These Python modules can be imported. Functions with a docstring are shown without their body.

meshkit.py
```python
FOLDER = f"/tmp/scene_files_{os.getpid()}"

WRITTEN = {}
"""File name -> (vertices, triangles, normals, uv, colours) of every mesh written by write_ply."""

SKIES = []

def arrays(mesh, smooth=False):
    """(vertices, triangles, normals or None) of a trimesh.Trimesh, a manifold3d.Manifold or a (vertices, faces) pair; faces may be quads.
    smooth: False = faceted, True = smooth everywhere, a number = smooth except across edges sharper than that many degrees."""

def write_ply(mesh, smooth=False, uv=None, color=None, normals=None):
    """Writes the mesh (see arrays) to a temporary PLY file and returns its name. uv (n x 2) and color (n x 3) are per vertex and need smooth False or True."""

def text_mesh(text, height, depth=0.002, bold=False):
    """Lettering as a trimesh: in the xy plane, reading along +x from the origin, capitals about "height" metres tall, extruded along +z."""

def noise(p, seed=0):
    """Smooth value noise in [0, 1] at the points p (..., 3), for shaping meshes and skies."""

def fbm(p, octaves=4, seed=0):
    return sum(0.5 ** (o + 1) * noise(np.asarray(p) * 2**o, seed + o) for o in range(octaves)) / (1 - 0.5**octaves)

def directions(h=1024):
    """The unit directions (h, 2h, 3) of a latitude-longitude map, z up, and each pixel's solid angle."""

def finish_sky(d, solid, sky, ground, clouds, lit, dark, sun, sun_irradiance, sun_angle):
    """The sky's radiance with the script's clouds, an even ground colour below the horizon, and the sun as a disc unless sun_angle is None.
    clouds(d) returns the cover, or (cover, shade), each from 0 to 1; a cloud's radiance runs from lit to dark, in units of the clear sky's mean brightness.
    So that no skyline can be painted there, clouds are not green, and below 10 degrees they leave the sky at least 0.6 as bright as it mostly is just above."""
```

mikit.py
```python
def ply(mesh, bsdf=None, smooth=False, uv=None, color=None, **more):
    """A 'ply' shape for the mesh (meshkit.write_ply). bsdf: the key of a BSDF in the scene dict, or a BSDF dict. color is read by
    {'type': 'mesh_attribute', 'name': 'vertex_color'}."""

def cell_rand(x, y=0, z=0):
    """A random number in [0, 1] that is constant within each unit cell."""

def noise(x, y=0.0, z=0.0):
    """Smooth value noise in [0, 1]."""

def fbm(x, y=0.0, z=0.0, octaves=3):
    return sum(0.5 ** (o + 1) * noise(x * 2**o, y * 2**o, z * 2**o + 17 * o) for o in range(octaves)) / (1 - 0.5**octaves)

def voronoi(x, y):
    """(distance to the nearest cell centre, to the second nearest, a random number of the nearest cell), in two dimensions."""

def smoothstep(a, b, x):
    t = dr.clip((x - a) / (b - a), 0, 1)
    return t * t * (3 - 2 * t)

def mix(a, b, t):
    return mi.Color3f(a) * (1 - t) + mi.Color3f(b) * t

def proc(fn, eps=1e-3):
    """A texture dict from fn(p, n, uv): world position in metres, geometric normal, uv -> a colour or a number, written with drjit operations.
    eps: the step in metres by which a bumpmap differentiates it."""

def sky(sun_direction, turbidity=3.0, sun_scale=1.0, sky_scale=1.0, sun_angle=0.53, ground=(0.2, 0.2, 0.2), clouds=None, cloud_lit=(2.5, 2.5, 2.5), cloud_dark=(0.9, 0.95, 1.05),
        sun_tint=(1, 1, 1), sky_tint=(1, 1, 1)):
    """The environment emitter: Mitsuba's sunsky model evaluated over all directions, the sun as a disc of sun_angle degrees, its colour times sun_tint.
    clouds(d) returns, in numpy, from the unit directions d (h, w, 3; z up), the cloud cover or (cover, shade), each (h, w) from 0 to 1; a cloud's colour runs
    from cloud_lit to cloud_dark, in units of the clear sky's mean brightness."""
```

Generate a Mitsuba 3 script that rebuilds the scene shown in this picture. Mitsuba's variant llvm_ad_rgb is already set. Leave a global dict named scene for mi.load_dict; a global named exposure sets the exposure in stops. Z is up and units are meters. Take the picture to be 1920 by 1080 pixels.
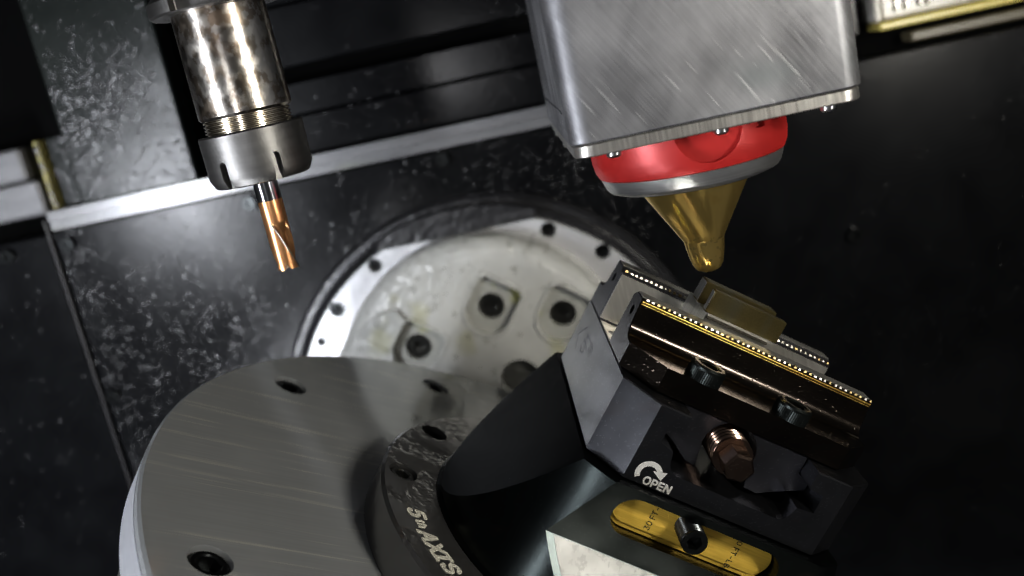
import math, random
import numpy as np, trimesh, mitsuba as mi, drjit as dr
import manifold3d as m3
import mikit, meshkit
from mikit import proc, noise, fbm, voronoi, smoothstep, mix, cell_rand

random.seed(4); rng = np.random.default_rng(4)
scene, labels = {}, {}
T = mi.ScalarTransform4f

# ------------------------------------------------------------------ camera, light, exposure
exposure = 0.0
EYE, FWD, UP = np.array([-0.0202, -0.3751, 0.1667]), np.array([-0.0868, 0.9699, -0.2277]), np.array([0.1943, 0.2407, 0.951])
scene['camera'] = {'type': 'thinlens', 'fov': 54.948, 'fov_axis': 'x', 'near_clip': 0.02, 'far_clip': 20.0,
                   'aperture_radius': 0.0024, 'focus_distance': 0.36,
                   'to_world': T().look_at(origin=EYE.tolist(), target=(EYE + FWD).tolist(), up=UP.tolist())}
LEFT_LAMP, RIGHT_LAMP, AMBIENT = 85.0, 115.0, 0.03
scene['ambient'] = {'type': 'constant', 'radiance': {'type': 'rgb', 'value': [AMBIENT, AMBIENT, AMBIENT * 1.05]}}


# ------------------------------------------------------------------ scene helpers
def numbered(name):
    if name not in scene and name not in labels: return name
    k = 1
    while f'{name}_{k:03d}' in scene or f'{name}_{k:03d}' in labels: k += 1
    return f'{name}_{k:03d}'


def thing(name, label, cat, group=None):
    key = numbered(name); labels[key] = {'label': label, 'category': cat}
    if group: labels[key]['group'] = group
    return key


def tm(mesh):
    if hasattr(mesh, 'to_mesh'):
        g = mesh.to_mesh(); return trimesh.Trimesh(g.vert_properties[:, :3], g.tri_verts, process=False)
    return mesh


def obj(name, mesh, bsdf, parent=None, smooth=30, frame=None, label=None):
    key = numbered(f'{parent}__{name}' if parent else name)
    m = tm(mesh)
    if frame is not None: m = trimesh.Trimesh(frame(np.asarray(m.vertices)), m.faces, process=False)
    if m.volume < 0: m.invert()
    scene[key] = mikit.ply(m, bsdf, smooth=smooth)
    if label: labels[key] = {'label': label}
    return key


def tag(key, label, cat, group=None, kind=None):
    labels[key] = {'label': label, 'category': cat}
    if group: labels[key]['group'] = group
    if kind: labels[key] = {'label': label, 'category': cat, 'kind': kind}
    return key


# ------------------------------------------------------------------ frames
# the trunnion is tilted about the machine's y axis: vise, riser and platter share the tilted frame VF (x along the jaws, y away, z out of the platter)
VF = np.array([[0.7891, -0.0765, 0.6095], [0.0961, 0.9954, 0.0005], [-0.6067, 0.0582, 0.7928]])
def vise(v): return np.asarray(v) @ VF.T
AX, AZ = np.array([0.7926, -0.6098]), np.array([0.6098, 0.7926])
def arm(v):     # casting frame: x, z in the plane of the tilted arm, y depth
    v = np.asarray(v, float); q = v[:, :1] * AX + v[:, 2:] * AZ
    return np.c_[q[:, 0] - 0.1, v[:, 1], q[:, 1] - 0.028]
def shift(x, y, z): return lambda v: np.asarray(v) + np.array([x, y, z])
HYAW = math.radians(3.0)
def head(v):    # laser head housing: turned 3 degrees about the vertical, origin at its front left lower corner
    v = np.asarray(v); c, s = math.cos(HYAW), math.sin(HYAW)
    return np.c_[-0.0205 + c * v[:, 0] - s * v[:, 1], -0.05 + s * v[:, 0] + c * v[:, 1], v[:, 2]]


# ------------------------------------------------------------------ mesh helpers
def offset(poly, d):
    p = np.asarray(poly, float); a, b = np.roll(p, 1, 0), np.roll(p, -1, 0)
    e1, e2 = p - a, b - p
    e1 /= np.linalg.norm(e1, axis=1)[:, None]; e2 /= np.linalg.norm(e2, axis=1)[:, None]
    n1, n2 = np.c_[-e1[:, 1], e1[:, 0]], np.c_[-e2[:, 1], e2[:, 0]]
    return p + d * (n1 + n2) / np.maximum(1 + (n1 * n2).sum(1), 0.35)[:, None]


def prism(poly, h0, h1, bevel=0.0, axis='z'):
    """A polygon extruded from h0 to h1 with bevelled rims. axis z: (x,y); axis x: poly is (y,z); axis y: poly is (x,z)."""
    from shapely.geometry import Polygon
    p = np.asarray(poly, float)
    area = 0.5 * np.sum(p[:, 0] * np.roll(p[:, 1], -1) - p[:, 1] * np.roll(p[:, 0], -1))
    if area < 0: p = p[::-1]
    n = len(p)
    rings = [(offset(p, bevel), h0), (p, h0 + bevel), (p, h1 - bevel), (offset(p, bevel), h1)] if bevel > 0 else [(p, h0), (p, h1)]
    v = np.vstack([np.c_[q, np.full(n, h)] for q, h in rings]); f = []
    for k in range(len(rings) - 1):
        for i in range(n):
            j = (i + 1) % n; a, b = k * n, (k + 1) * n
            f += [[a + i, a + j, b + j], [a + i, b + j, b + i]]
    import mapbox_earcut as ec
    try: tri = ec.triangulate_float64(p, np.array([n], np.uint32)).reshape(-1, 3)
    except TypeError: tri = ec.triangulate_float64(p, [n]).reshape(-1, 3)
    top = (len(rings) - 1) * n
    for t in tri:
        q = p[t]; s = np.cross(np.r_[q[1] - q[0], 0], np.r_[q[2] - q[0], 0])[2]
        t = t if s > 0 else t[::-1]
        f += [[t[2], t[1], t[0]], [top + t[0], top + t[1], top + t[2]]]
    if axis == 'x': v = v[:, [2, 0, 1]]
    if axis == 'y': v = np.c_[v[:, 0], v[:, 2], v[:, 1]]
    m = trimesh.Trimesh(v, np.array(f), process=False)
    if m.volume < 0: m.invert()
    return m


def man(m):
    m = trimesh.Trimesh(m.vertices, m.faces, process=False); m.merge_vertices(digits_vertex=9)
    if m.volume < 0: m.invert()
    return m3.Manifold(m3.Mesh(np.asarray(m.vertices, np.float32), np.asarray(m.faces, np.uint32)))


def box(x0, x1, y0, y1, z0, z1, b=0.0):
    return prism([(x0, y0), (x1, y0), (x1, y1), (x0, y1)], z0, z1, b) if b == 0 else rbox(x0, x1, y0, y1, z0, z1, b)


def rbox(x0, x1, y0, y1, z0, z1, b):
    """A box with all edges chamfered."""
    pts = []
    for sx in (0, 1):
        for sy in (0, 1):
            for sz in (0, 1):
                c = np.array([(x0, x1)[sx], (y0, y1)[sy], (z0, z1)[sz]], float); s = np.array([1 - 2 * sx, 1 - 2 * sy, 1 - 2 * sz]) * b
                for k in range(3):
                    q = c + s; q[k] = c[k]; pts.append(q)
    return trimesh.convex.convex_hull(np.array(pts))


def lathe(profile, n=96, frame=None):
    """(r, z) profile turned about z; r = 0 at both ends closes it."""
    pr = np.asarray(profile, float)
    m = trimesh.creation.revolve(pr, sections=n)
    m.merge_vertices()
    if m.volume < 0: m.invert()
    return m


def along_y(m, x=0.0, z=0.0):
    """Turns a mesh built about z so that its +z points towards -y (the viewer's side), placed at x, z."""
    m = tm(m); v = np.asarray(m.vertices)
    m = trimesh.Trimesh(np.c_[v[:, 0] + x, -v[:, 2], v[:, 1] + z], m.faces, process=False)
    if m.volume < 0: m.invert()
    return m


def move(m, x=0, y=0, z=0):
    m = tm(m); return trimesh.Trimesh(np.asarray(m.vertices) + [x, y, z], m.faces, process=False)


def circle(r, n=48, x=0, y=0, a0=0):
    a = a0 + np.arange(n) * 2 * math.pi / n; return np.c_[x + r * np.cos(a), y + r * np.sin(a)]


def arc(x, y, r, a0, a1, n=10):
    a = np.radians(np.linspace(a0, a1, n)); return [(x + r * math.cos(t), y + r * math.sin(t)) for t in a]


def stadium(x0, x1, z0, z1, n=14):
    r = (z1 - z0) / 2; zc = (z0 + z1) / 2
    return arc(x1 - r, zc, r, -90, 90, n) + arc(x0 + r, zc, r, 90, 270, n)


def socket_screw(r, h, rs, hx=0.55, knurl=0, depth=None):
    """Socket head cap screw standing on z = 0: chamfered head with a hexagonal recess."""
    b = r * 0.12
    prof = [(0, 0), (r, 0), (r, h - b), (r - b, h), (0, h)]
    hd = man(lathe(prof, 40))
    if knurl:
        poly = []
        for k in range(knurl):
            a = 2 * math.pi * k / knurl
            poly += [(r * math.cos(a), r * math.sin(a)), (r * 0.975 * math.cos(a + math.pi / knurl), r * 0.975 * math.sin(a + math.pi / knurl))]
        hd = man(prism(poly, 0, h * 0.72)) + man(lathe([(0, h * 0.72 - 1e-4), (r * .985, h * .72 - 1e-4), (r * .985, h - b), (r - b, h), (0, h)], 48))
    hd -= man(prism(circle(rs, 6, a0=0.3), h - (depth or h * 0.6), h + 0.01))
    hd -= man(lathe([(0, h - rs * 0.12), (rs * 1.0, h - rs * 0.12), (rs * 1.16, h + 1e-4), (0, h + 1e-4)], 32))
    return hd


# ------------------------------------------------------------------ materials
def rgb(*c): return {'type': 'rgb', 'value': list(c)}
def local(p, k): return p.x * VF[0, k] + p.y * VF[1, k] + p.z * VF[2, k]     # coordinate k of the tilted frame


def mat(name, color, rough, metallic=0.0, spec=0.5, bump=None, bump_scale=1.0, **more):
    d = {'type': 'principled', 'base_color': color if isinstance(color, dict) else rgb(*color), 'roughness': rough if isinstance(rough, (dict, float)) else float(rough), 'metallic': metallic, 'specular': spec, **more}
    if bump: d = {'type': 'bumpmap', 'nested': d, 'bump': bump, 'scale': bump_scale}
    scene[name] = {'type': 'twosided', 'bsdf': d}
    return name


# dark sprayed wall paint, wet in patches
def wall_color(p, n, uv):
    t = fbm(p.x * 60, p.z * 60, p.y * 40, 3)
    s = smoothstep(0.55, 0.8, fbm(p.x * 14 + 3, p.z * 9, 4.0, 3))
    return mix(mix((0.002, 0.002, 0.0025), (0.005, 0.0055, 0.006), t), (0.009, 0.0095, 0.0105), s * 0.5)
def wall_rough(p, n, uv):
    return 0.16 + 0.07 * fbm(p.x * 45, p.z * 30, 7.0, 3)
def wall_bump(p, n, uv):
    return fbm(p.x * 620, p.z * 620, p.y * 620, 2) * 0.00003 + noise(p.x * 1900, p.z * 1900, 3.0) * 0.000012
mat('wall_paint', proc(wall_color), proc(wall_rough), 0.0, 0.16, proc(wall_bump, 2e-4))
mat('wall_dark', (0.003, 0.003, 0.003), 0.8, 0.0, 0.0)
def green_color(p, n, uv):
    t = fbm(p.x * 40, p.z * 40, p.y * 40, 3)
    return mix((0.006, 0.008, 0.007), (0.016, 0.019, 0.017), t)
mat('panel_paint', proc(green_color), proc(wall_rough), 0.0, 0.16, proc(wall_bump, 2e-4))
def strip_color(p, n, uv):
    t = fbm(p.x * 50, p.z * 300, 2.0, 3); s = smoothstep(0.5, 0.75, fbm(p.x * 25, p.z * 60, 9.0, 3))
    return mix(mix((0.15, 0.15, 0.153), (0.24, 0.24, 0.243), t), (0.18, 0.19, 0.15), s * 0.5)
mat('strip_steel', proc(strip_color), 0.24, 0.1, 0.5)
mat('block_grey', proc(lambda p, n, uv: mix((0.09, 0.09, 0.093), (0.17, 0.17, 0.174), fbm(p.x * 40, p.z * 180, 1.0, 3))), 0.4, 0.2, 0.5)
mat('bead_grey', (0.018, 0.017, 0.017), 0.4, 0.0, 0.4)
mat('yellow_seal', proc(lambda p, n, uv: mix((0.10, 0.085, 0.02), (0.30, 0.26, 0.08), fbm(p.x * 300, p.z * 200, 1.0, 2))), 0.2, 0.0, 0.9)
mat('rubber', proc(lambda p, n, uv: mix((0.010, 0.010, 0.011), (0.022, 0.022, 0.024), fbm(p.x * 80, p.z * 80, 1.0, 3))), 0.28, 0.0, 0.6, proc(lambda p, n, uv: fbm(p.x * 220, p.y * 220, p.z * 220, 2) * 0.0006, 3e-4))
mat('water', (0.003, 0.003, 0.003), 0.23, 0.0, 1.0)
# castings
def cast_color(p, n, uv):
    t = fbm(p.x * 55, p.z * 55, p.y * 55, 4); y = smoothstep(0.58, 0.8, fbm(p.x * 38 + 9, p.z * 38, 5.0, 3)); k = smoothstep(0.66, 0.78, fbm(p.x * 190, p.z * 190, 3.0, 3))
    c = mix(mix((0.42, 0.42, 0.39), (0.56, 0.56, 0.525), t), (0.40, 0.39, 0.23), y * 0.7)
    return mix(c, (0.14, 0.14, 0.10), k * 0.35)
def cast_rough(p, n, uv): return 0.10 + 0.36 * fbm(p.x * 30, p.z * 30, 8.0, 3)
mat('cast_paint', proc(cast_color), proc(cast_rough), 0.0, 0.5, proc(lambda p, n, uv: fbm(p.x * 230, p.z * 230, p.y * 230, 3) * 0.0016, 3e-4))
mat('pocket_paint', proc(lambda p, n, uv: mix(mix((0.30, 0.30, 0.27), (0.40, 0.40, 0.365), fbm(p.x * 70, p.z * 70, 1.0, 3)), (0.36, 0.36, 0.10), smoothstep(0.56, 0.72, fbm(p.x * 60 + 4, p.z * 60, 2.0, 3)) * 0.8)), 0.3, 0.0, 0.5)
mat('ring_steel', proc(lambda p, n, uv: mix((0.50, 0.50, 0.51), (0.68, 0.68, 0.69), fbm(p.x * 30, p.z * 30, 2.0, 3))), proc(lambda p, n, uv: 0.28 + 0.25 * fbm(p.x * 36, p.z * 36, 5.0, 3)), 0.5, 0.5, proc(lambda p, n, uv: fbm(p.x * 90, p.z * 90, 1.0, 2) * 0.0006, 5e-4))
# platter: brushed steel
def platter_color(p, n, uv):
    x, y = local(p, 0), local(p, 1); a, b = x * 0.94 + y * 0.34, -x * 0.34 + y * 0.94
    s = fbm(a * 30, b * 1700, 1.0, 3); t = fbm(x * 16, y * 16, 2.0, 4); g = smoothstep(0.60, 0.9, fbm(a * 24 + 4, b * 760, 4.0, 3))
    c = mix((0.28, 0.290, 0.290), (0.42, 0.433, 0.432), t * 0.7 + s * 0.3)
    return mix(c, (0.54, 0.53, 0.47), g * 0.8)
def platter_rough(p, n, uv):
    x, y = local(p, 0), local(p, 1)
    return 0.05 + 0.13 * fbm(x * 22 + 7, y * 22, 3.0, 3)
def platter_bump(p, n, uv):
    x, y = local(p, 0), local(p, 1); a, b = x * 0.94 + y * 0.34, -x * 0.34 + y * 0.94
    return fbm(a * 22, b * 1900, 6.0, 2) * 0.000012 + fbm(x * 140, y * 140, 2.0, 2) * 0.00002
mat('platter_steel', proc(platter_color), proc(platter_rough), 0.5, 0.5, proc(platter_bump, 1e-4))
mat('rim_steel', proc(lambda p, n, uv: mix((0.52, 0.53, 0.56), (0.62, 0.63, 0.66), fbm(local(p, 2) * 900, local(p, 0) * 9, local(p, 1) * 9, 2))), 0.42, 0.7, 0.5)
mat('base_casting', proc(lambda p, n, uv: mix((0.02, 0.02, 0.018), (0.07, 0.07, 0.06), fbm(p.x * 200, p.y * 200, p.z * 200, 3))), 0.3, 0.0, 0.6, proc(lambda p, n, uv: fbm(p.x * 300, p.y * 300, p.z * 300, 2) * 0.001, 3e-4))
# riser, vise: black oxide
def oxide(lo, hi, f=70):
    def fn(p, n, uv):
        t = fbm(p.x * f, p.y * f, p.z * f, 4); k = smoothstep(0.74, 0.84, noise(p.x * 1500, p.y * 1500, p.z * 1500)); r = smoothstep(0.70, 0.80, fbm(p.x * 95 + 3, p.y * 95, p.z * 95, 3))
        c = mix(lo, hi, t); c = mix(c, tuple(x * 1.7 for x in hi), k * 0.3)
        return mix(c, (0.09, 0.055, 0.04), r * 0.10)
    return proc(fn)
mat('riser_black', oxide((0.007, 0.009, 0.0088), (0.015, 0.0175, 0.017)), proc(lambda p, n, uv: 0.17 + 0.08 * fbm(p.x * 40, p.y * 40, p.z * 40, 3)), 0.95, 0.5)
def wet_bump(p, n, uv):
    x, y = local(p, 0), local(p, 1); m = smoothstep(0.44, 0.5, fbm(x * 90, y * 90, 2.0, 3))
    return m * 0.0004 + fbm(x * 420, y * 420, 1.0, 2) * 0.0005 * (1 - m)
def glare_color(p, n, uv):  # lamp glare on the wet facet, painted as a paler mottled metal
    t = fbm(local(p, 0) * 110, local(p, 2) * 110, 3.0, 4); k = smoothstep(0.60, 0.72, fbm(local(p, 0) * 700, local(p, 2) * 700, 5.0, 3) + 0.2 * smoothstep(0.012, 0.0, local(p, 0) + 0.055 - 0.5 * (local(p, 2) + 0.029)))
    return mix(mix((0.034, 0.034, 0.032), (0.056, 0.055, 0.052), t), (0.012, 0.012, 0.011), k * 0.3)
mat('glare_patch', proc(glare_color), proc(lambda p, n, uv: 0.27 + 0.10 * fbm(p.x * 90, p.y * 90, p.z * 90, 3)), 0.85, 0.5)
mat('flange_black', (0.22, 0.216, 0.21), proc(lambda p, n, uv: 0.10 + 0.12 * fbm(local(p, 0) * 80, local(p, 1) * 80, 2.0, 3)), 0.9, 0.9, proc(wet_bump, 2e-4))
def oxide_bump(p, n, uv): return fbm(p.x * 900, p.y * 900, p.z * 900, 2) * 0.000008
mat('vise_black', oxide((0.055, 0.056, 0.061), (0.105, 0.107, 0.116), 90), proc(lambda p, n, uv: 0.15 + 0.08 * fbm(p.x * 60, p.y * 60, p.z * 60, 3)), 0.96, 0.5, proc(oxide_bump, 2e-4))
mat('jaw_black', oxide((0.06, 0.06, 0.068), (0.10, 0.10, 0.113), 90), 0.3, 0.96, 0.5, proc(oxide_bump, 2e-4))
mat('jaw_brown', oxide((0.022, 0.018, 0.015), (0.040, 0.032, 0.026), 60), proc(lambda p, n, uv: 0.12 + 0.07 * fbm(p.x * 70, p.y * 70, p.z * 70, 3)), 0.97, 0.5, proc(lambda p, n, uv: smoothstep(0.7, 0.85, noise(p.x * 1100, p.y * 1100, p.z * 1100)) * 0.00004, 1e-4))
def ground_color(p, n, uv):
    x, z = local(p, 0), local(p, 2); t = fbm(x * 60, z * 60, local(p, 1) * 60, 3); s = fbm(x * 900 + z * 700, z * 60 - x * 80, 1.0, 2)
    return mix((0.42, 0.40, 0.36), (0.66, 0.64, 0.58), t * 0.5 + s * 0.5)
mat('ground_steel', proc(ground_color), 0.34, 0.9, 0.5)
mat('jaw_top_steel', proc(lambda p, n, uv: mix((0.30, 0.29, 0.27), (0.44, 0.43, 0.40), fbm(local(p, 0) * 100, local(p, 1) * 900, 1.0, 3))), 0.36, 0.9, 0.5)
mat('tooth_steel', (0.40, 0.37, 0.31), 0.36, 1.0, 0.5)
mat('tooth_worn', (0.30, 0.22, 0.10), 0.36, 1.0, 0.5)
mat('tooth_bright', (0.42, 0.40, 0.35), 0.38, 1.0, 0.5)
mat('gold_strip', (0.44, 0.28, 0.065), 0.26, 1.0, 0.5)
mat('gold_plate', proc(lambda p, n, uv: mix((0.56, 0.35, 0.04), (0.82, 0.53, 0.08), fbm(local(p, 0) * 60, local(p, 2) * 1400, 1.0, 3))), 0.48, 0.5, 0.5)
mat('bolt_black', oxide((0.022, 0.024, 0.024), (0.045, 0.048, 0.048), 150), 0.22, 0.95, 0.5)
mat('bolt_green', oxide((0.016, 0.019, 0.018), (0.036, 0.041, 0.039), 300), 0.3, 0.95, 0.5)
mat('bolt_oiled', oxide((0.07, 0.07, 0.065), (0.15, 0.15, 0.14), 150), 0.22, 0.95, 0.5)
mat('hole_black', (0.006, 0.006, 0.006), 0.5, 0.0, 0.2)
mat('lead_screw', oxide((0.16, 0.105, 0.075), (0.30, 0.21, 0.16), 200), 0.16, 1.0, 0.5)
mat('print_grey', (0.36, 0.35, 0.32), 0.55, 0.0, 0.3)
mat('print_cream', (0.46, 0.44, 0.36), 0.5, 0.0, 0.3)
mat('print_faint', (0.12, 0.12, 0.124), 0.5, 0.3, 0.4)
mat('print_black', (0.02, 0.018, 0.012), 0.5, 0.0, 0.3)
# workpiece
def amber(p, n, uv):  # warm reflection on the steel fins, painted into their base colour
    x, z = local(p, 0), local(p, 2); t = fbm(x * 70, z * 50, local(p, 1) * 70, 3); g = fbm(x * 2400, z * 2400, local(p, 1) * 2400, 2); k = smoothstep(0.5, 0.75, fbm(x * 110 + 3, 4.0, 2.0, 2))
    c = mix((0.13, 0.10, 0.035), (0.23, 0.185, 0.075), t * 0.6 + g * 0.4)
    return mix(c, (0.17, 0.18, 0.14), k * 0.6)
mat('warm_reflect_steel', proc(amber), 0.27, 0.9, 0.6)
mat('work_steel', proc(lambda p, n, uv: mix((0.28, 0.28, 0.25), (0.52, 0.51, 0.46), fbm(local(p, 1) * 1600, local(p, 0) * 90, local(p, 2) * 40, 3))), 0.32, 0.9, 0.5)
mat('work_rough', proc(lambda p, n, uv: mix((0.10, 0.095, 0.075), (0.30, 0.28, 0.22), fbm(local(p, 0) * 1400, local(p, 2) * 900, local(p, 1) * 900, 3))), 0.45, 0.7, 0.5, proc(lambda p, n, uv: fbm(p.x * 1800, p.y * 1800, p.z * 1800, 2) * 0.0003, 1e-4))
# laser head
def alu_color(p, n, uv):
    a = p.x * 0.84 + p.z * 0.54; b = -p.x * 0.54 + p.z * 0.84
    s = fbm(b * 60 + p.y * 40, a * 2200, p.y * 700, 3); t = smoothstep(0.25, 0.75, fbm(p.x * 52, p.y * 52, p.z * 30, 5)); k = smoothstep(0.56, 0.8, fbm(p.x * 24 + 3, p.y * 24, p.z * 30, 3)); w = smoothstep(0.66, 0.8, fbm(b * 70, a * 800, p.y * 300 + 5, 3)) * smoothstep(0.168, 0.136, p.z)
    c = mix((0.065, 0.065, 0.069), (0.27, 0.27, 0.278), s * 0.35 + t * 0.65)
    return mix(mix(c, (0.07, 0.098, 0.097), k * 0.8), (0.56, 0.56, 0.55), w * 0.4)
def alu_rough(p, n, uv): return 0.40 + 0.2 * fbm(p.x * 40, p.y * 40, p.z * 40, 3)
def alu_bump(p, n, uv):
    a = p.x * 0.84 + p.z * 0.54; b = -p.x * 0.54 + p.z * 0.84
    return fbm(b * 110, a * 1500, p.y * 500, 2) * 0.00004
mat('brushed_aluminium', proc(alu_color), proc(alu_rough), 0.85, 0.5, proc(alu_bump, 1.5e-4))
mat('plate_edge', proc(lambda p, n, uv: mix((0.22, 0.21, 0.19), (0.56, 0.54, 0.50), fbm((p.x + p.y * .7) * 1500, p.z * 60, 1.0, 3))), 0.34, 0.9, 0.5)
mat('bright_steel', (0.66, 0.66, 0.66), 0.2, 1.0, 0.5)
mat('red_anodised', proc(lambda p, n, uv: mix((0.30, 0.012, 0.011), (0.37, 0.017, 0.015), fbm(p.x * 90, p.y * 90, p.z * 90, 3))), 0.36, 0.25, 0.5)
mat('turned_steel', proc(lambda p, n, uv: mix((0.50, 0.50, 0.50), (0.68, 0.68, 0.68), fbm(p.z * 2600, 1.0, 2.0, 3))), 0.3, 0.95, 0.5)
def brass(p, n, uv):
    k = smoothstep(0.5, 0.72, fbm(p.x * 150, p.y * 150, p.z * 90, 4)); q = smoothstep(0.66, 0.75, noise(p.x * 900, p.y * 900, p.z * 900)) * smoothstep(0.095, 0.08, p.z)
    return mix(mix((1.0, 0.70, 0.21), (0.86, 0.55, 0.13), k * 0.6), (0.40, 0.26, 0.08), q * 0.4)
mat('nozzle_brass', proc(brass), proc(lambda p, n, uv: 0.08 + 0.09 * fbm(p.x * 120, p.y * 120, p.z * 120, 3)), 0.95, 0.5, proc(lambda p, n, uv: fbm(p.x * 60, p.y * 60, p.z * 2400, 2) * 0.00001, 1e-4))
# tool
def tarnish(p, n, uv):
    t = smoothstep(0.42, 0.58, fbm(p.x * 260, p.y * 260, p.z * 170, 5)); s = smoothstep(0.52, 0.60, fbm(p.x * 420 + 5, p.y * 420, p.z * 300, 4)); r = smoothstep(0.52, 0.75, fbm(p.x * 60 + 2, p.y * 60, p.z * 25, 3))
    c = mix((0.46, 0.43, 0.38), (0.25, 0.21, 0.165), t)
    c = mix(c, (0.26, 0.155, 0.095), r * 0.45); return mix(c, (0.56, 0.53, 0.49), s * 0.55)
mat('tarnished_steel', proc(tarnish), proc(lambda p, n, uv: 0.20 + 0.09 * smoothstep(0.40, 0.65, fbm(p.x * 330, p.y * 330, p.z * 240, 4))), 1.0, 0.5)
mat('nut_steel', proc(lambda p, n, uv: mix((0.095, 0.093, 0.088), (0.15, 0.146, 0.14), fbm(p.x * 90, p.y * 90, p.z * 500, 3))), 0.42, 1.0, 0.5)
mat('thread_steel', (0.50, 0.44, 0.33), 0.2, 1.0, 0.5)
mat('carbide', (0.40, 0.41, 0.43), 0.12, 1.0, 0.5)
mat('copper_coating', proc(lambda p, n, uv: mix((0.62, 0.27, 0.10), (0.78, 0.40, 0.18), fbm(p.x * 400, p.y * 400, p.z * 2600, 2))), 0.27, 0.93, 0.5)
mat('cutting_edge', (0.80, 0.66, 0.52), 0.16, 1.0, 0.5)
mat('cover_grey', (0.62, 0.60, 0.53), 0.25, 0.0, 0.5)
mat('cover_edge', (0.75, 0.62, 0.16), 0.25, 0.0, 0.6)
mat('cover_dim', (0.10, 0.085, 0.05), 0.35, 0.0, 0.5)
mat('white_plastic', (0.80, 0.78, 0.70), 0.3, 0.0, 0.5)
mat('lamp_housing', (0.05, 0.05, 0.05), 0.5)


# ------------------------------------------------------------------ lamps (the machine's own light bars, beside the operator's door)
def lamp(name, c, aim, w, h, rad, tilt, label):
    c, aim = np.array(c), np.array(aim); n = aim - c; n = n / np.linalg.norm(n)
    v = np.array([math.sin(tilt), 0, math.cos(tilt)]); v = v - n * (v @ n); v /= np.linalg.norm(v); u = np.cross(v, n)
    t = thing(name, label, 'lamp')
    fr = lambda q: c + np.asarray(q)[:, :1] * u + np.asarray(q)[:, 1:2] * v + np.asarray(q)[:, 2:] * n
    obj('housing', rbox(-w / 2 - .006, w / 2 + .006, -h / 2 - .006, h / 2 + .006, -.03, -.002, .002), 'lamp_housing', t, False, fr)
    q = fr(np.array([[-w / 2, -h / 2, 0], [w / 2, -h / 2, 0], [w / 2, h / 2, 0], [-w / 2, h / 2, 0.]]))
    m = trimesh.Trimesh(q, [[0, 1, 2], [0, 2, 3]], process=False)
    if m.face_normals[0] @ n < 0: m.invert()
    key = f'{t}__diffuser'
    scene[key] = {**mikit.ply(m, 'lamp_housing'), 'emitter': {'type': 'area', 'radiance': rgb(*rad)}}
L, R = LEFT_LAMP, RIGHT_LAMP
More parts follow.
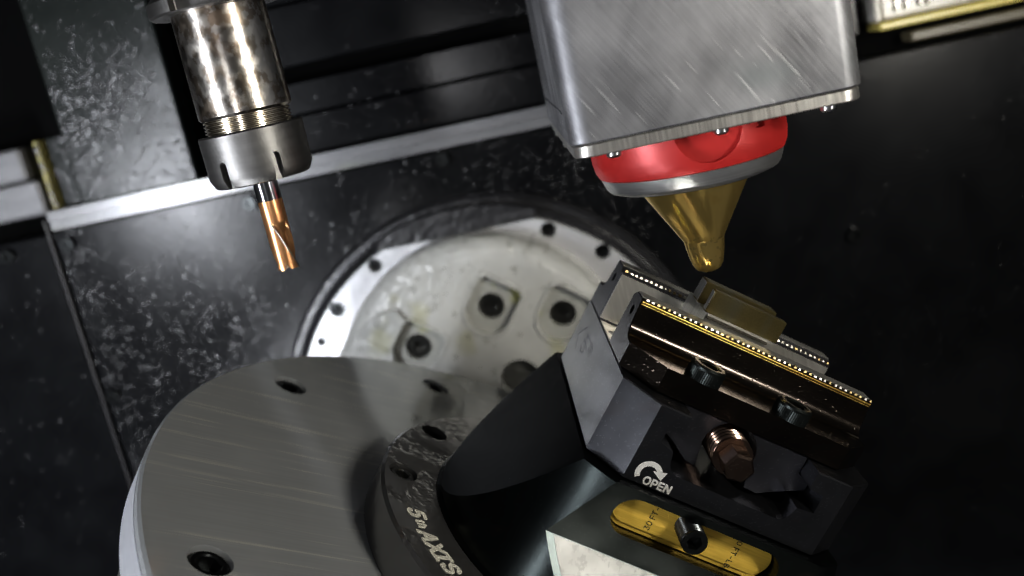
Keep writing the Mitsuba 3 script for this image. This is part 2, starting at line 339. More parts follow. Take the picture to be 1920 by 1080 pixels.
lamp('light_bar', (-0.560, -0.42, 0.085), (-0.20, 0.10, 0.10), 0.055, 0.11, (L * 1.3, L * 1.35, L * 1.46), 0.0, 'short bright white light panel at the left of the door')
lamp('light_bar', (-0.505, -0.43, 0.10), (-0.16, 0.10, 0.10), 0.022, 0.28, (L * .95, L * 0.985, L * 1.06), 0.0, 'tall thin white light bar at the left of the door')
lamp('light_bar', (-0.385, -0.38, -0.27), (-0.16, 0.10, 0.0), 0.060, 0.26, (L * .9, L * 0.93, L * 1.0), 0.0, 'white light bar low at the left of the door')
lamp('light_bar', (0.405, -0.42, 0.19), (0.0, 0.0, 0.06), 0.05, 0.17, (R * 1.04, R, R * 0.91), 0.0, 'warm white light bar at the right of the door')

lamp('work_lamp', (-0.150, -0.405, 0.160), (-0.15, 0.2, 0.06), 0.030, 0.030, (58.0, 58.0, 60.0), 0.0, 'small square work lamp on the door frame beside the viewpoint')

# ------------------------------------------------------------------ back wall
tag(obj('wall', box(-1.4, 1.2, 0.276, 0.30, -0.9, 0.9), 'wall_dark', smooth=False), 'black back wall of the machine enclosure behind all panels', 'wall', kind='structure')
tag(obj('wall_panel', rbox(-0.3650, 1.1, 0.25, 0.275, -0.85, 0.1175, .0012), 'wall_paint', smooth=False), 'wide wet black panel below the pale steel strip', 'panel')
tag(obj('wall_panel', rbox(-1.3, -0.3672, 0.2475, 0.275, -0.85, 0.1165, .0012), 'wall_paint', smooth=False), 'dark panel at the far left, left of the vertical seam', 'panel')
tag(obj('seam_bead', rbox(-0.3671, -0.3651, 0.2465, 0.2485, -0.85, 0.126, .0005), 'bead_grey', smooth=False), 'thin vertical sealing bead between the two lower wall panels', 'bead')
t = thing('steel_strip', 'long pale steel strip running across the wall behind the cutter', 'strip')
obj('upper_face', prism([(0.243, 0.1246), (0.243, 0.131), (0.262, 0.131), (0.262, 0.1246)], -0.3615, 0.05, .0008, 'x'), 'strip_steel', t, False)
obj('lower_face', prism([(0.2437, 0.1186), (0.2437, 0.1243), (0.262, 0.1243), (0.262, 0.1186)], -0.3612, 0.05, .0008, 'x'), 'strip_steel', t, False)
t = thing('guide_block', 'pale grey stacked guide block at the left edge of the wall', 'block')
obj('upper_plate', rbox(-0.7, -0.3645, 0.241, 0.275, 0.1535, 0.1745, .002), 'block_grey', t, False)
obj('lower_plate', rbox(-0.7, -0.3585, 0.240, 0.275, 0.1300, 0.1527, .002), 'block_grey', t, False)
tag(obj('oily_seal', rbox(-0.3535, -0.3498, 0.239, 0.262, 0.1325, 0.1765, .001), 'yellow_seal', smooth=False), 'narrow yellow oily seal beside the pale guide block', 'seal')
tag(obj('filler_strip', rbox(-0.3490, -0.3345, 0.247, 0.262, 0.1325, 0.1768, .001), 'panel_paint', smooth=False), 'short wet dark strip between the yellow seal and the raised panel', 'strip')
tag(obj('raised_panel', rbox(-0.3318, -0.2545, 0.236, 0.275, 0.1318, 0.75, .0012), 'panel_paint', smooth=False), 'raised wet grey green panel covered in droplets behind the tool holder', 'panel')
for z0, z1, lab in ((0.1325, 0.1562, 'lowest dark wall slat just above the pale steel strip'), (0.1572, 0.1770, 'second dark wall slat below the deep black groove'), (0.1872, 0.2238, 'broad dark wall slat above the deep black groove'), (0.2250, 0.60, 'topmost dark wall slat at the upper picture edge')):
    tag(obj('wall_slat', rbox(-0.2425, 0.165, 0.252, 0.275, z0, z1, .0009), 'wall_paint', smooth=False), lab, 'slat', 'dark slats of the wall between tool holder and laser head')
t = thing('rail_cover', 'yellow lit rail cover at the upper right corner', 'cover')
obj('face', rbox(0.1785, 0.60, 0.252, 0.275, 0.1375, 0.40, .002), 'cover_grey', t, False)
obj('lower_edge', rbox(0.1755, 0.60, 0.248, 0.275, 0.1322, 0.1368, .0015), 'cover_edge', t, False)
obj('end_cap', rbox(0.1735, 0.1780, 0.247, 0.275, 0.1375, 0.40, .0015), 'white_plastic', t, False)
for x in (0.1865, 0.1925, 0.2005, 0.2055): obj('stripe', rbox(x, x + 0.0032, 0.2495, 0.2515, 0.1415, 0.40, .0006), 'yellow_seal', t, False)
tag(obj('lower_rail', rbox(0.1965, 0.60, 0.256, 0.275, 0.1215, 0.1275, .001), 'cover_dim', smooth=False), 'dim brown rail below the yellow lit cover', 'rail')
bolt = socket_screw(0.0048, 0.0042, 0.0026)
wall_bolts = [(-0.1017, 0.1114, 'wall bolt below the pale strip, above the trunnion'), (-0.3557, 0.1078, 'wall bolt just right of the vertical seam'), (-0.2300, 0.1095, 'wall bolt half hidden behind the end mill'),
              (-0.3584, 0.0008, 'wall bolt low on the left wall, left of the platter'), (-0.4026, 0.1089, 'wall bolt at the left picture edge, left of a pair'), (-0.3965, 0.1082, 'wall bolt at the left picture edge, right of a pair'), (0.1444, 0.0106, 'lone wall bolt on the dark wall right of the nozzle')]
for x, z, lab in wall_bolts:
    tag(obj('wall_bolt', move(along_y(bolt, x, z), 0, 0.2498 if x > -0.366 else 0.2474), 'bolt_black'), lab, 'bolt', 'socket bolts on the back wall')

# ------------------------------------------------------------------ trunnion: gasket, steel ring, cover, arm
CX, CZ = -0.1005, -0.0565
t = tag(obj('gasket_ring', along_y(lathe([(0.1312, -0.251), (0.1312, -0.2395), (0.1335, -0.2355), (0.1362, -0.2375), (0.1372, -0.2425), (0.1405, -0.2425), (0.1432, -0.2455), (0.1432, -0.251), (0.1312, -0.251)], 128), CX, CZ), 'rubber'), 'black rubber gasket ring around the trunnion bearing', 'gasket')
ring_pts = [(-0.1888, 0.0322, .0050), (-0.0446, 0.0557, .0050), (-0.0138, 0.0350, .0050), (-0.1576, 0.0554, .0046), (-0.2042, 0.0132, .0031)]
ring = man(along_y(lathe([(0.070, -0.252), (0.070, -0.235), (0.1302, -0.235), (0.1310, -0.2358), (0.1310, -0.252), (0.070, -0.252)], 128), CX, CZ))
for x, z, r in ring_pts: ring -= man(move(along_y(lathe([(0, 0), (r, 0), (r, 0.02), (0, 0.02)], 32), x, z), 0, 0.246))
t = thing('bearing_ring', 'wet bright steel ring with socket bolts around the white casting', 'ring')
obj('ring', ring, 'ring_steel', t)
for x, z, r in ring_pts: obj('bolt', move(along_y(socket_screw(r * 0.86, 0.0070, r * 0.48), x, z), 0, 0.2455), 'bolt_black', t)
# cover: the segment above a level chord
seg = m3.CrossSection([circle(0.1385, 128, CX, CZ)]) ^ m3.CrossSection([np.array([(-0.1545, 0.0652), (-0.0500, 0.0658), (-0.044, 0.0875), (-0.044, 0.12), (-0.1445, 0.12), (-0.1445, 0.084)])])
pl = seg.to_polygons()[0]
tag(obj('splash_cover', prism(pl, 0.2275, 0.2345, .001, 'y'), 'rubber', smooth=25), 'black straight edged splash cover above the white casting', 'cover')
tag(obj('cover_edge_strip', rbox(-0.118, -0.083, 0.2262, 0.2273, 0.0645, 0.0657, .0004), 'strip_steel', smooth=False), 'thin bright metal edge under the black splash cover', 'strip')

t = thing('trunnion_arm', 'white painted trunnion casting with bolt pockets behind the platter', 'casting')
prof = [(0, -0.238), (0.0935, -0.238), (0.0935, -0.2175), (0.0925, -0.2135), (0.0898, -0.2100), (0.0855, -0.2078), (0.080, -0.2070), (0, -0.2070)]
body = man(along_y(lathe(prof, 128)))
body += man(rbox(-0.0925, 0.16, 0.2075, 0.238, -0.20, 0.0, .006))
POCK = [(-0.0197, 0.0455, 17.5), (0.0222, 0.0607, 16.5), (-0.0494, 0.0015, 15.5)]
body += man(prism([(-0.0885, -0.0065), (-0.063, -0.0065), (-0.063, 0.0165), (-0.071, 0.020), (-0.082, 0.012)], 0.2028, 0.210, .0012, 'y'))
for a, b, up in POCK:
    w = 0.0168; u2 = up + 2.4
    body += man(prism([(a - w + .004, b + u2 * 1e-3), (a + w - .004, b + u2 * 1e-3), (a + w, b + u2 * 1e-3 - .004)] + arc(a, b - .003, w, 0, -180, 20) + [(a - w, b + u2 * 1e-3 - .004)], 0.2056, 0.211, .0011, 'y'))
for a, b, up in POCK:
    w = 0.0142; poly = [(a - w + .003, b + up * 1e-3), (a + w - .003, b + up * 1e-3), (a + w, b + up * 1e-3 - .003)] + arc(a, b - .003, w, 0, -180, 20) + [(a - w, b + up * 1e-3 - .003)]
    body -= man(prism(poly, 0.195, 0.2135, 0, 'y'))
    body -= man(move(along_y(lathe([(0, 0), (0.0086, 0), (0.0086, 0.02), (0, 0.02)], 40), a, b), 0, 0.226))
body -= man(move(along_y(lathe([(0, 0), (0.0125, 0), (0.0125, 0.04), (0, 0.04)], 48), 0.0165, 0.0125), 0, 0.228))
obj('body', body, 'cast_paint', t, 35, arm)
for a, b, up in POCK:
    w = 0.0139; poly = [(a - w + .003, b + up * 1e-3 - .0003), (a + w - .003, b + up * 1e-3 - .0003), (a + w, b + up * 1e-3 - .003)] + arc(a, b - .003, w, 0, -180, 20) + [(a - w, b + up * 1e-3 - .003)]
    pf = man(prism(poly, 0.2129, 0.2139, 0, 'y')) - man(move(along_y(lathe([(0, 0), (0.0084, 0), (0.0084, 0.02), (0, 0.02)], 40), a, b), 0, 0.224))
    pk = obj('pocket', pf, 'pocket_paint', t, False, arm)
    obj('bolt', move(along_y(socket_screw(0.0074, 0.0085, 0.0040), a + .0004, b), 0, 0.2228), 'bolt_oiled', pk, 30, arm)
obj('plug', move(along_y(lathe([(0, 0), (0.0118, 0), (0.0118, 0.010), (0.0105, 0.012), (0.006, 0.0115), (0, 0.0115)], 48), 0.0165, 0.0125), 0, 0.228), 'base_casting', t, 30, arm)

# ------------------------------------------------------------------ platter
ZD, ZF, RD, RF = -0.0739, -0.056, 0.1933, 0.1074
PB = [(-0.1533, 0.0766), (-0.0800, 0.1495), (-0.1539, -0.0757)]
t = thing('rotary_platter', 'large round brushed steel rotary platter carrying the riser', 'platter')
top = man(lathe([(0, ZD - .004), (RD - .0002, ZD - .004), (RD - .0002, ZD - .0012), (RD - .0012, ZD), (0, ZD)], 220))
for x, y in PB: top -= man(move(lathe([(0, -.02), (.0076, -.02), (.0076, -.0006), (.0082, .001), (0, .001)], 48), x, y, ZD))
obj('top_face', top, 'platter_steel', t, 30, vise)
rim = man(lathe([(0, ZD - .0195), (RD - .0015, ZD - .0195), (RD, ZD - .018), (RD, ZD - .0041), (0, ZD - .0041)], 220))
for x, y in PB: rim -= man(move(lathe([(0, -.0185), (.0076, -.0185), (.0076, .001), (0, .001)], 48), x, y, ZD))
obj('rim', rim, 'rim_steel', t, 30, vise)
for x, y in PB: obj('bolt', move(socket_screw(.0070, .0125, .0042, depth=.005), x, y, ZD - .0137), 'bolt_black', t, 30, vise)
tag(obj('casting_block', lathe([(0, ZD - .10), (0.183, ZD - .10), (0.187, ZD - .03), (0.187, ZD - .0197), (0, ZD - .0197)], 128), 'base_casting', None, 30, vise), 'dark wet rotary base casting under the platter at lower left', 'casting')

# ------------------------------------------------------------------ riser
t = thing('riser', 'black tapered vise riser bolted by its round flange to the platter', 'riser')
FH = [(-0.0861, 0.0477, False), (-0.0983, -0.0005, True)]
fl = man(lathe([(0, ZD + .0001), (RF, ZD + .0001), (RF, ZF - .0012), (RF - .0012, ZF), (0, ZF)], 160))
for x, y, b in FH: fl -= man(move(lathe([(0, -.0165), (.0062, -.0165), (.0062, .001), (0, .001)], 40), x, y, ZF))
obj('flange', fl, 'flange_black', t, 30, vise)
obj('flange_bolt', move(socket_screw(.0053, .009, .0031, depth=.004), FH[1][0], FH[1][1], ZF - .0100), 'bolt_oiled', t, 30, vise)
obj('bolt_hole', move(lathe([(0, 0), (.0060, 0), (.0060, .0008), (0, .0008)], 32), FH[0][0], FH[0][1], ZF - .0163), 'hole_black', t, False, vise)
RC, K, X0 = 0.0825, 0.575, 0.0515
core = man(lathe([(0, ZF - .0005), (RC, ZF - .0005), (RC, ZF + .002)] + [(.0745 + .0080 * (q / 10) ** 1.25, -.0004 - .0536 * q / 10) for q in range(9, -1, -1)] + [(.0741, 0), (0, 0)], 200))
def half_cut(pts, axis): return man(prism(pts, -0.2, 0.2, 0, axis))
core -= half_cut([(-0.2, 0.01), (-X0 + K * 0.01, 0.01), (-X0 - K * 0.08, -0.08), (-0.2, -0.08)], 'y')
core -= half_cut([(0.2, 0.01), (X0 - K * 0.01, 0.01), (X0 + K * 0.08, -0.08), (0.2, -0.08)], 'y')
core -= half_cut([(0.2, 0.01), (0.06 - K * 0.01, 0.01), (0.06 + K * 0.08, -0.08), (0.2, -0.08)], 'x')
core -= half_cut([(-0.2, 0.01), (-0.0625 - .0017, 0.01), (-0.0575, -0.0288), (-0.0575 - .78 * .0512, -0.08), (-0.2, -0.08)], 'x')
slot_o = prism(stadium(-.0360, .0290, -.0190, -.0030), -.08, -.0503, 0, 'y')
core -= man(slot_o)
obj('body', core, 'riser_black', t, 6, vise)
sl = man(prism([(-.0578, -.0290), (-.0576, -.0290), (-.0576 - .78 * .021, -.0500), (-.0578 - .78 * .021, -.0500)], -.06, .06, 0, 'x')) ^ man(lathe([(0, ZF), (.0812, ZF), (.0762, -.0290), (0, -.0290)], 160))  # added thin sheet over the lower front facet, carries the painted lamp glare
obj('glare_patch', sl, 'glare_patch', t, False, vise, 'wet facet under the clamp slot, lamp glare painted on as an added sheet')
obj('foot_ring', lathe([(RC - .002, ZF), (RC + .0012, ZF), (RC + .0012, ZF + .0008), (RC + .0002, ZF + .002), (RC - .002, ZF + .002), (RC - .002, ZF)], 160), 'riser_black', t, 30, vise)
def bold_text(s, h, grow, dep):
    from shapely import union_all; from shapely.geometry import Polygon
    m = meshkit.text_mesh(s, h, dep, True); v = np.asarray(m.vertices); tri = v[m.faces]; tri = tri[np.abs(tri[:, :, 2]).max(1) < 1e-9][:, :, :2]
    g = union_all([Polygon(t).buffer(grow * .05) for t in tri]).buffer(grow).simplify(grow * .08)
    return trimesh.util.concatenate([trimesh.creation.extrude_polygon(q, dep, engine='earcut') for q in getattr(g, 'geoms', [g])])
# engraved ring lettering, each letter turned with the flange
def ring_text(chars, r, h, dep=0.00025):
    out = []
    for ch, ang, sc, dr_ in chars:
        m = bold_text(ch, h * sc, .00022 * sc, dep); v = np.asarray(m.vertices).copy()
        v[:, 0] = (v[:, 0] - (v[:, 0].min() + v[:, 0].max()) / 2) * 1.0; v[:, 0] += 0.12 * v[:, 1]; v[:, 1] -= h * 0.5
        a = math.radians(ang); e, up = np.array([-math.sin(a), math.cos(a)]), np.array([-math.cos(a), -math.sin(a)])
        q = np.array([math.cos(a), math.sin(a)]) * (r + dr_) + v[:, :1] * e + v[:, 1:2] * up
        out.append(trimesh.Trimesh(np.c_[q, v[:, 2] + ZF + 0.00005], m.faces, process=False))
    return out
for m in ring_text([('5', 197.6, 1.0, 0), ('t', 200.6, .55, -.0016), ('h', 202.2, .55, -.0016), ('A', 206.0, 1.0, 0), ('X', 210.0, 1.0, 0), ('I', 213.1, 1.0, 0), ('S', 216.6, 1.0, 0)], 0.0958, 0.0069):
    obj('letter', m, 'print_cream', t, False, vise)
# clamp: gold plate with torque lettering and its set screw
t = thing('clamp_plate', 'gold clamp plate in the slot of the riser', 'plate')
gp = man(prism(stadium(-.0354, .0284, -.0168, -.0033), -.0546, -.0515, .0004, 'y'))
obj('plate', gp, 'gold_plate', t, 30, vise)
obj('lower_plate', prism(stadium(-.0350, .0280, -.0188, -.0060), -.0535, -.0505, .0003, 'y'), 'gold_plate', t, 30, vise)
def flat_text(s, h, place, bold=False, dep=0.0002):
    m = bold_text(s, h, h * .028, dep) if bold else meshkit.text_mesh(s, h, dep, False); return trimesh.Trimesh(place(np.asarray(m.vertices)), m.faces, process=False)
YP = -.0548
obj('lettering', flat_text('30 FT-LB', .0021, lambda v: np.c_[-.0186 - v[:, 1], YP + .0001 - v[:, 2] * .6, -.0157 + v[:, 0]]), 'print_black', t, False, vise)
obj('lettering', flat_text('30 FT-LB', .0021, lambda v: np.c_[.0128 + v[:, 1], YP + .0001 - v[:, 2] * .6, -.0041 - v[:, 0]]), 'print_black', t, False, vise)


def threaded(r, h, pitch, depth, n=40):
    pr = [(0, 0)]
    k = int(h / pitch)
    for i in range(k): pr += [(r, i * pitch + pitch * .15), (r, i * pitch + pitch * .45), (r - depth, i * pitch + pitch * .7), (r - depth, i * pitch + pitch * .9)]
    pr += [(r * .98, h - 1e-5), (r * .9, h), (0, h)]
    return lathe(pr, n)
ss = man(threaded(.0047, .0115, .00105, .0004)) - man(prism(circle(.0028, 6, a0=.2), .0068, .03))
tag(obj('set_screw', move(along_y(ss, -.0066, -.0084), 0, -.0544), 'bolt_black', None, 30, vise), 'black threaded set screw pressed against the gold clamp plate', 'screw')

# ------------------------------------------------------------------ vise
VW, VD, VC, VH = .0504, .0581, .0124, .0302
t = thing('vise', 'black self centring vise with gold toothed jaws on the riser', 'vise')
base = man(prism([(-VW, -VD + VC), (-VW + VC, -VD), (VW - VC, -VD), (VW, -VD + VC), (VW, VD - VC), (VW - VC, VD), (-VW + VC, VD), (-VW, VD - VC)], .0003, VH, .0005))
chan = [(-.0268, .04), (-.0262, .0300), (-.0262, .0245), (-.0272, .0232), (-.0318, .0226), (-.0318, .0176), (-.0262, .0160), (-.0250, .0115), (-.0236, .0095), (-.0210, .0084),
        (.0196, .0084), (.0216, .0095), (.0228, .0115), (.0238, .0150), (.0303, .0156), (.0300, .0229), (.0246, .0232), (.0240, .0245), (.0240, .0300), (.0246, .04)]
base -= man(prism(chan, -.1, .1, 0, 'y'))
obj('base', base, 'vise_black', t, 25, vise)
JY = .0029                                              # jaws close about this plane
fil = arc(-.0322, .0460, .0060, -8, -90, 12)            # fillet from the upright into the ledge
jaw = [(-.0120, .0308), (-.0118, .0520), (-.0155, .0540), (-.0247, .0540), (-.0245, .0529)] + fil + [(-.0486, .0400), (-.0486, .0309)]
SX = (-.0240, .0113)
def jaw_solid(s):
    f = lambda p: [(JY + s * (y - JY), z) for y, z in p]
    m = man(prism(f(jaw), -.0512, .0474, .0004, 'x'))
    for a in ((-1, -.0512), (1, .0474)):
        x0 = a[1]; cut = [(x0, -.0361), (x0 - a[0] * .0124, -.0486), (x0 - a[0] * .0124, -.06), (x0 + a[0] * .01, -.06), (x0 + a[0] * .01, -.0361)]
        m -= man(prism([(x, JY + s * (y - JY)) for x, y in cut], .02, .046))
        m -= man(prism(circle(.0019, 24, JY + s * (-.0193 - JY), .0475), x0 - .004, x0 + .004, 0, 'x'))
    return m
SCX, SCZ = -.0043, .0214
for s, nm, lab in ((1, 'front_jaw', 'wet brown front jaw with two socket bolts'), (-1, 'rear_jaw', 'rear jaw with bright ground grip face')):
    F = lambda y: JY + s * (y - JY)
    jk = obj(nm, jaw_solid(s), 'jaw_brown' if s > 0 else 'jaw_black', t, 28, vise, lab)
    y0, y1 = sorted((F(-.0232), F(-.0157)))
    obj('top_land', rbox(-.0509, .0471, y0, y1, .0538, .05425, .0001), 'jaw_top_steel', jk, False, vise)
    y0, y1 = sorted((F(-.0123), F(-.0117)))
    obj('grip_face', rbox(-.0507, .0469, y0, y1, .0312, .0512, .0001), 'ground_steel', jk, False, vise)
    for yy, nm2 in ((-.0246, 'gold_edge'), (-.0128, 'inner_gold_edge')):
        zt = .0536 if yy < -.02 else .0525; o = -1 if (F(yy) < JY) == (yy < -.02) else 1
        obj(nm2, prism([(q[0], q[1]) for q in circle(.00042, 14, F(yy) + o * .0002, zt - .0009)], -.0508, .0470, .0001, 'x'), 'gold_strip', jk, 40, vise)
        obj(nm2 + '_lip', prism([(q[0], q[1]) for q in circle(.00024, 12, F(yy) + o * .0003, zt - .0018)], -.0508, .0470, .0001, 'x'), 'gold_strip', jk, 40, vise)
        if (s > 0) == (yy > -.02): continue
        for k in range(44):
            x = -.0500 + k * .00222; o = .0003 * rng.random(); hh = .0006 + .0004 * rng.random()
            w = .0009 + .0004 * rng.random()
            tooth = trimesh.convex.convex_hull(np.array([(x, F(yy) - .0007, zt), (x + w, F(yy) - .0007, zt), (x + w, F(yy) + .0009, zt), (x, F(yy) + .0009, zt), (x + .0002, F(yy) - .0004, zt + hh), (x + w - .0002, F(yy) - .0004, zt + hh), (x + w - .0002, F(yy) + .0007, zt + hh), (x + .0002, F(yy) + .0007, zt + hh)]) + [o, 0, 0])
            obj('tooth', tooth, ('tooth_steel', 'tooth_worn', 'tooth_bright')[int(rng.random() * 3)], jk, False, vise)
    for x in SX: obj('jaw_bolt', move(socket_screw(.0066, .0058, .0040, knurl=52), x, F(-.0435), .0400), 'bolt_green', jk, 12, vise)
    # carriage running in the channel, open around the lead screw
    cpoly = [(-.0262, .0306), (-.0262, .0245), (-.0260, .0240), (-.0306, .0224), (-.0306, .0190), (-.0240, .0160), (-.0196, .0131), (-.0170, .0114), (-.0140, .0108), (.0110, .0104), (.0133, .0103), (.0200, .0140), (.0290, .0185), (.0290, .0218), (.0238, .0236), (.0236, .0306)]
    y0, y1 = sorted((F(-.0476), F(-.0150)))
    c = man(prism(cpoly, y0, y1, .0003, 'y'))
    hole = man(prism(circle(.0102, 40, SCX, SCZ), -.1, .1, 0, 'y')) + man(prism([(SCX - .0102, SCZ), (SCX - .0072, .005), (SCX + .0130, .005), (SCX + .0102, SCZ)], -.1, .1, 0, 'y'))
    obj('carriage', c - hole, 'jaw_black', jk, 25, vise)
gw = man(rbox(-.0500, -.0268, -.0116, .0174, .0298, .0305, .0001)) - man(prism(circle(.0036, 32, -.0452, .0035), .02, .04))
obj('way', gw, 'ground_steel', t, False, vise)
sc = man(threaded(.0073, .1090, .0021, .0009, 48)) + man(prism(circle(.0056, 6, a0=.12), .1085, .1185, .0008)) 
obj('lead_screw', move(along_y(sc, SCX, SCZ), 0, .0555), 'lead_screw', t, 30, vise)
# printed arrow and word
YF = -VD - .00002
obj('lettering', flat_text('OPEN', .0029, lambda v: np.c_[-.0312 + v[:, 0] * 1.02, YF - v[:, 2] * .5, .0014 + v[:, 1]], True), 'print_grey', t, False, vise)
ao = arc(-.0302, .0053, .0049, 215, 30, 24); ai = arc(-.0302, .0053, .0030, 45, 215, 24)
arrow = ao + [(-.0243, .0082), (-.0252, .0047), (-.0293, .0069), (-.0280, .0073)] + ai[1:]
obj('open_arrow', prism(arrow, YF - .0001, YF, 0, 'y'), 'print_grey', t, False, vise)
# worn engraving on the left end face
XF = -VW - .00002
def end_text(s, h, y0, z0, bold=False): return flat_text(s, h, lambda v: np.c_[XF - v[:, 2] * .3, y0 - v[:, 0] * 1.6, z0 + v[:, 1]], bold)
for s, h, y0, z0 in (('5', .0080, .026, .0135), ('th', .0042, .013, .0178)):
    obj('engraving', end_text(s, h, y0, z0), 'print_faint', t, False, vise)
mk = lambda a, b, w=.0005: prism(np.array([a, b, np.array(b) + [w * 1.5, w], np.array(a) + [w * 1.5, w]]), XF - .0001, XF, 0, 'x')
for a, b in (((.037, .0165), (.0300, .0110)), ((.037, .0165), (.0280, .0225))): obj('engraving', mk(a, b), 'print_faint', t, False, vise)

# ------------------------------------------------------------------ workpiece in the jaws
t = thing('workpiece', 'small two finned metal workpiece gripped between the vise jaws', 'workpiece')
obj('neck', rbox(-.0223, .0042, -.0115, .0172, .0450, .0564, .0003), 'work_steel', t, False, vise)
obj('worn_band', rbox(-.0221, .0046, -.0124, -.0116, .0546, .0566, .0002), 'work_rough', t, False, vise)
for y0, y1 in ((-.0142, -.0102), (-.0016, .0066)):
    fk = obj('fin', rbox(-.0243, .0068, y0, y1, .0570, .0660, .0004), 'warm_reflect_steel', t, False, vise)
    obj('end_face', rbox(-.02445, -.02425, y0 + .0005, y1 - .0005, .0576, .0655, .00005), 'work_steel', fk, False, vise)
    obj('root', rbox(-.0226, .0050, y0 + .0002, y1 - .0004, .0560, .0570, .0001), 'work_steel', fk, False, vise)

# ------------------------------------------------------------------ laser head
t = thing('laser_head', 'brushed aluminium laser deposition head with red collar and brass nozzle', 'laser head')
BW, BD = .0984, .152
def rrect(x0, x1, y0, y1, r, n=9):
    return arc(x1 - r, y0 + r, r, -90, 0, n) + arc(x1 - r, y1 - r, r, 0, 90, n) + arc(x0 + r, y1 - r, r, 90, 180, n) + arc(x0 + r, y0 + r, r, 180, 270, n)
hs = obj('housing', prism(rrect(0, BW, 0, BD, .0075), .1326, .52, .0006), 'brushed_aluminium', t, 30, head)
obj('sealant_line', rbox(-.0003, .0006, .012, BD - .012, .1432, .1440, .0001), 'rubber', hs, False, head)
obj('base_plate', prism(rrect(.0008, BW - .0008, .0008, BD - .0008, .0070), .1282, .1324, .0004), 'plate_edge', t, 30, head)
for x, y in ((.0142, .006), (.0505, .006), (.0866, .006), (.0035, .070), (.0035, .130), (.0945, .07)):
    obj('screw', move(lathe([(0, .0001), (.0026, .0001), (.0026, -.0014), (.0019, -.0021), (.0011, -.0021), (.0011, -.0012), (0, -.0012)], 28), x, y, .1282), 'bright_steel', t, 30, head)
NX, NY = .0228, 0.0
col = man(lathe([(0, .1138), (.0348, .1138), (.0359, .1160), (.0366, .1200), (.0366, .1281), (0, .1281)], 160))
col -= man(move(along_y(lathe([(0, 0), (.0120, 0), (.0120, .02), (.0, .02)], 72), .0035, .1285), 0, -.0322))
col -= man(rbox(.0205, .0240, -.0335, -.0255, .1242, .1300, .0003))
obj('red_collar', col, 'red_anodised', t, 30, shift(NX, NY, 0))
obj('steel_ring', lathe([(0, .1068), (.0290, .1068), (.0318, .1078), (.0330, .1092), (.0345, .1136), (0, .1136)], 160), 'turned_steel', t, 30, shift(NX, NY, 0))
obj('nozzle', lathe([(0, .0703), (.0028, .0703), (.0046, .0712), (.0058, .0730), (.0068, .0768), (.0074, .0800), (.0078, .0829), (.0082, .0838), (.0182, .1010), (.0214, .1067), (0, .1067)], 128), 'nozzle_brass', t, 20, shift(NX, NY, 0))

# ------------------------------------------------------------------ tool holder and end mill
TX = -.1385
t = thing('tool_holder', 'tarnished steel collet holder hanging at the upper left', 'tool holder')
obj('shank', lathe([(0, .1658), (.0168, .1658), (.0177, .1668), (.0174, .2046), (0, .2046)], 128), 'tarnished_steel', t, 30, shift(TX, 0, 0))
th = [(0, .1585), (.0158, .1585)]
for k in range(4): th += [(.0158, .1606 + k * .0013), (.0166, .1609 + k * .0013), (.0166, .1613 + k * .0013), (.0158, .1616 + k * .0013)]
th += [(.0158, .1660), (0, .1660)]
obj('thread', lathe(th, 96), 'thread_steel', t, 30, shift(TX, 0, 0))
nut = man(lathe([(0, .1400), (.0172, .1400), (.0181, .1404), (.0198, .1438), (.0199, .1596), (.0195, .1602), (0, .1602)], 144))
for k in range(6):
    a = math.radians(k * 60 + 246); c, s = math.cos(a), math.sin(a)
    g = prism([(-.0016, .135)] + arc(0, .1488, .0016, 180, 0, 12) + [(.0016, .135)], -.030, -.0168, 0, 'y')
    v = np.asarray(g.vertices); g = trimesh.Trimesh(np.c_[-s * v[:, 0] - c * v[:, 1], c * v[:, 0] - s * v[:, 1], v[:, 2]], g.faces, process=False)
    if g.volume < 0: g.invert()
    nut -= man(g)
obj('collet_nut', nut, 'nut_steel', t, 30, shift(TX, 0, 0))
fg = man(lathe([(0, .2046), (.0238, .2046), (.0247, .2054), (.0247, .2098), (.0225, .2120), (.0200, .2125), (.0200, .2190), (.0247, .2230), (.0247, .2300), (0, .2300)], 128))
fg -= man(rbox(-.0095, .0105, -.04, -.0165, .2052, .26, .0004))
obj('flange', fg, 'nut_steel', t, 30, shift(TX, 0, 0))
obj('drive_hole', move(along_y(lathe([(0, 0), (.0062, 0), (.0062, .0006), (.0052, .0009), (0, .0009)], 40), TX + .0015, .2135), 0, -.0164), 'bolt_black', t, 30)
t = thing('end_mill', 'copper coated two flute end mill held in the collet nut', 'end mill')
obj('shank', lathe([(0, .1320), (.00475, .1320), (.00475, .1420), (0, .1420)], 64), 'carbide', t, 30, shift(TX, 0, 0))
obj('coated_shank', lathe([(0, .1225), (.0044, .1225), (.0047, .1235), (.0047, .13195), (0, .13195)], 64), 'copper_coating', t, 30, shift(TX, 0, 0))
fluted = m3.CrossSection([circle(.0046, 72)]) - m3.CrossSection([circle(.0038, 40, .0050, .0026)]) - m3.CrossSection([circle(.0038, 40, -.0050, -.0026)])
fm = tm(fluted.extrude(.0200, 70, -95) - man(prism([(-.0009, -.001), (.0030, -.001), (.0012, .0022)], -.01, .01, 0, 'y'))); v = np.asarray(fm.vertices)
obj('flutes', trimesh.Trimesh(v + [0, 0, .1042], fm.faces, process=False), 'copper_coating', t, 25, shift(TX, 0, 0))
ed = m3.CrossSection([circle(.00055, 12, .0043 * math.cos(q), .0043 * math.sin(q)) for q in (math.radians(-8), math.radians(172))]) if False else m3.CrossSection([circle(.0005, 12, .0043 * math.cos(math.radians(-10)), .0043 * math.sin(math.radians(-10)))]) + m3.CrossSection([circle(.0005, 12, .0043 * math.cos(math.radians(170)), .0043 * math.sin(math.radians(170)))])
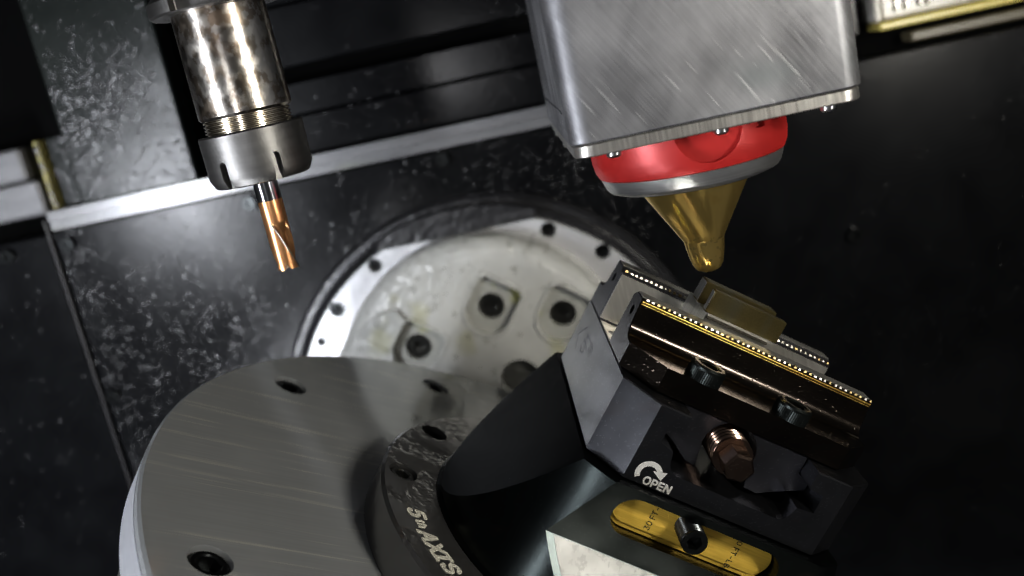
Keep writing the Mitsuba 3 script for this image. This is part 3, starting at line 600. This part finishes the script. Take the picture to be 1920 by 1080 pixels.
em = tm(ed.extrude(.0195, 70, -92.6)); v = np.asarray(em.vertices)
obj('cutting_edge', trimesh.Trimesh(v + [0, 0, .1040], em.faces, process=False), 'cutting_edge', t, 40, shift(TX, 0, 0))
core_m = lathe([(0, .1066), (.0020, .1066), (.0024, .1180), (.0043, .1226), (0, .1226)], 48)
obj('core', core_m, 'copper_coating', t, 30, shift(TX, 0, 0))

# ------------------------------------------------------------------ water droplets on the wall
def droplets(n, xr, zr, y, dens, seed, r0=.0003, r1=.0013):
    g = np.random.default_rng(seed); dome = trimesh.creation.icosphere(1, 1.0); dv, df = np.asarray(dome.vertices), np.asarray(dome.faces)
    x, z = g.uniform(*xr, n * 3), g.uniform(*zr, n * 3); ok = g.random(n * 3) < dens(x, z); x, z = x[ok][:n], z[ok][:n]; n = len(x)
    r = r0 + (r1 - r0) * g.random(n) ** 2.2; fl = g.uniform(.10, .36, n)
    v = dv[None] * np.stack([r, r * fl, r * g.uniform(.95, 1.1, n)], 1)[:, None] + np.stack([x, np.full(n, y), z], 1)[:, None]
    return trimesh.Trimesh(v.reshape(-1, 3), (df[None] + (np.arange(n) * len(dv))[:, None, None]).reshape(-1, 3), process=False)
cl = lambda x, z: meshkit.fbm(np.stack([x * 12, z * 12, 0 * x + 1.0], -1), 3)
dl = [droplets(6200, (-.364, .02), (-.12, .117), .25, lambda x, z: np.clip((cl(x * 1.6, z * .5) - .32) * 2.6, .12, 1), 1),
      droplets(3000, (-.330, -.256), (.134, .29), .236, lambda x, z: np.clip((cl(x, z) - .3) * 3, .1, 1), 2),
      droplets(420, (-.24, .0), (.135, .26), .252, lambda x, z: np.where((z > .1765) & (z < .188), 0, np.clip((cl(x, z) - .36) * 4, .05, 1)), 3, .0003, .0010),
      droplets(700, (.0, .33), (-.2, .117), .25, lambda x, z: np.clip((cl(x, z) - .4) * 3, .06, 1), 4, .0003, .0009),
      droplets(130, (-.3485, -.335), (.134, .176), .247, lambda x, z: 1, 5), droplets(60, (-.353, -.350), (.134, .176), .239, lambda x, z: 1, 7),
      droplets(260, (-.55, -.369), (-.1, .115), .2475, lambda x, z: .5, 6)]
tag(obj('water_droplets', trimesh.util.concatenate(dl), 'water', smooth=True), 'countless coolant droplets clinging to the dark wall', 'droplets', kind='stuff')
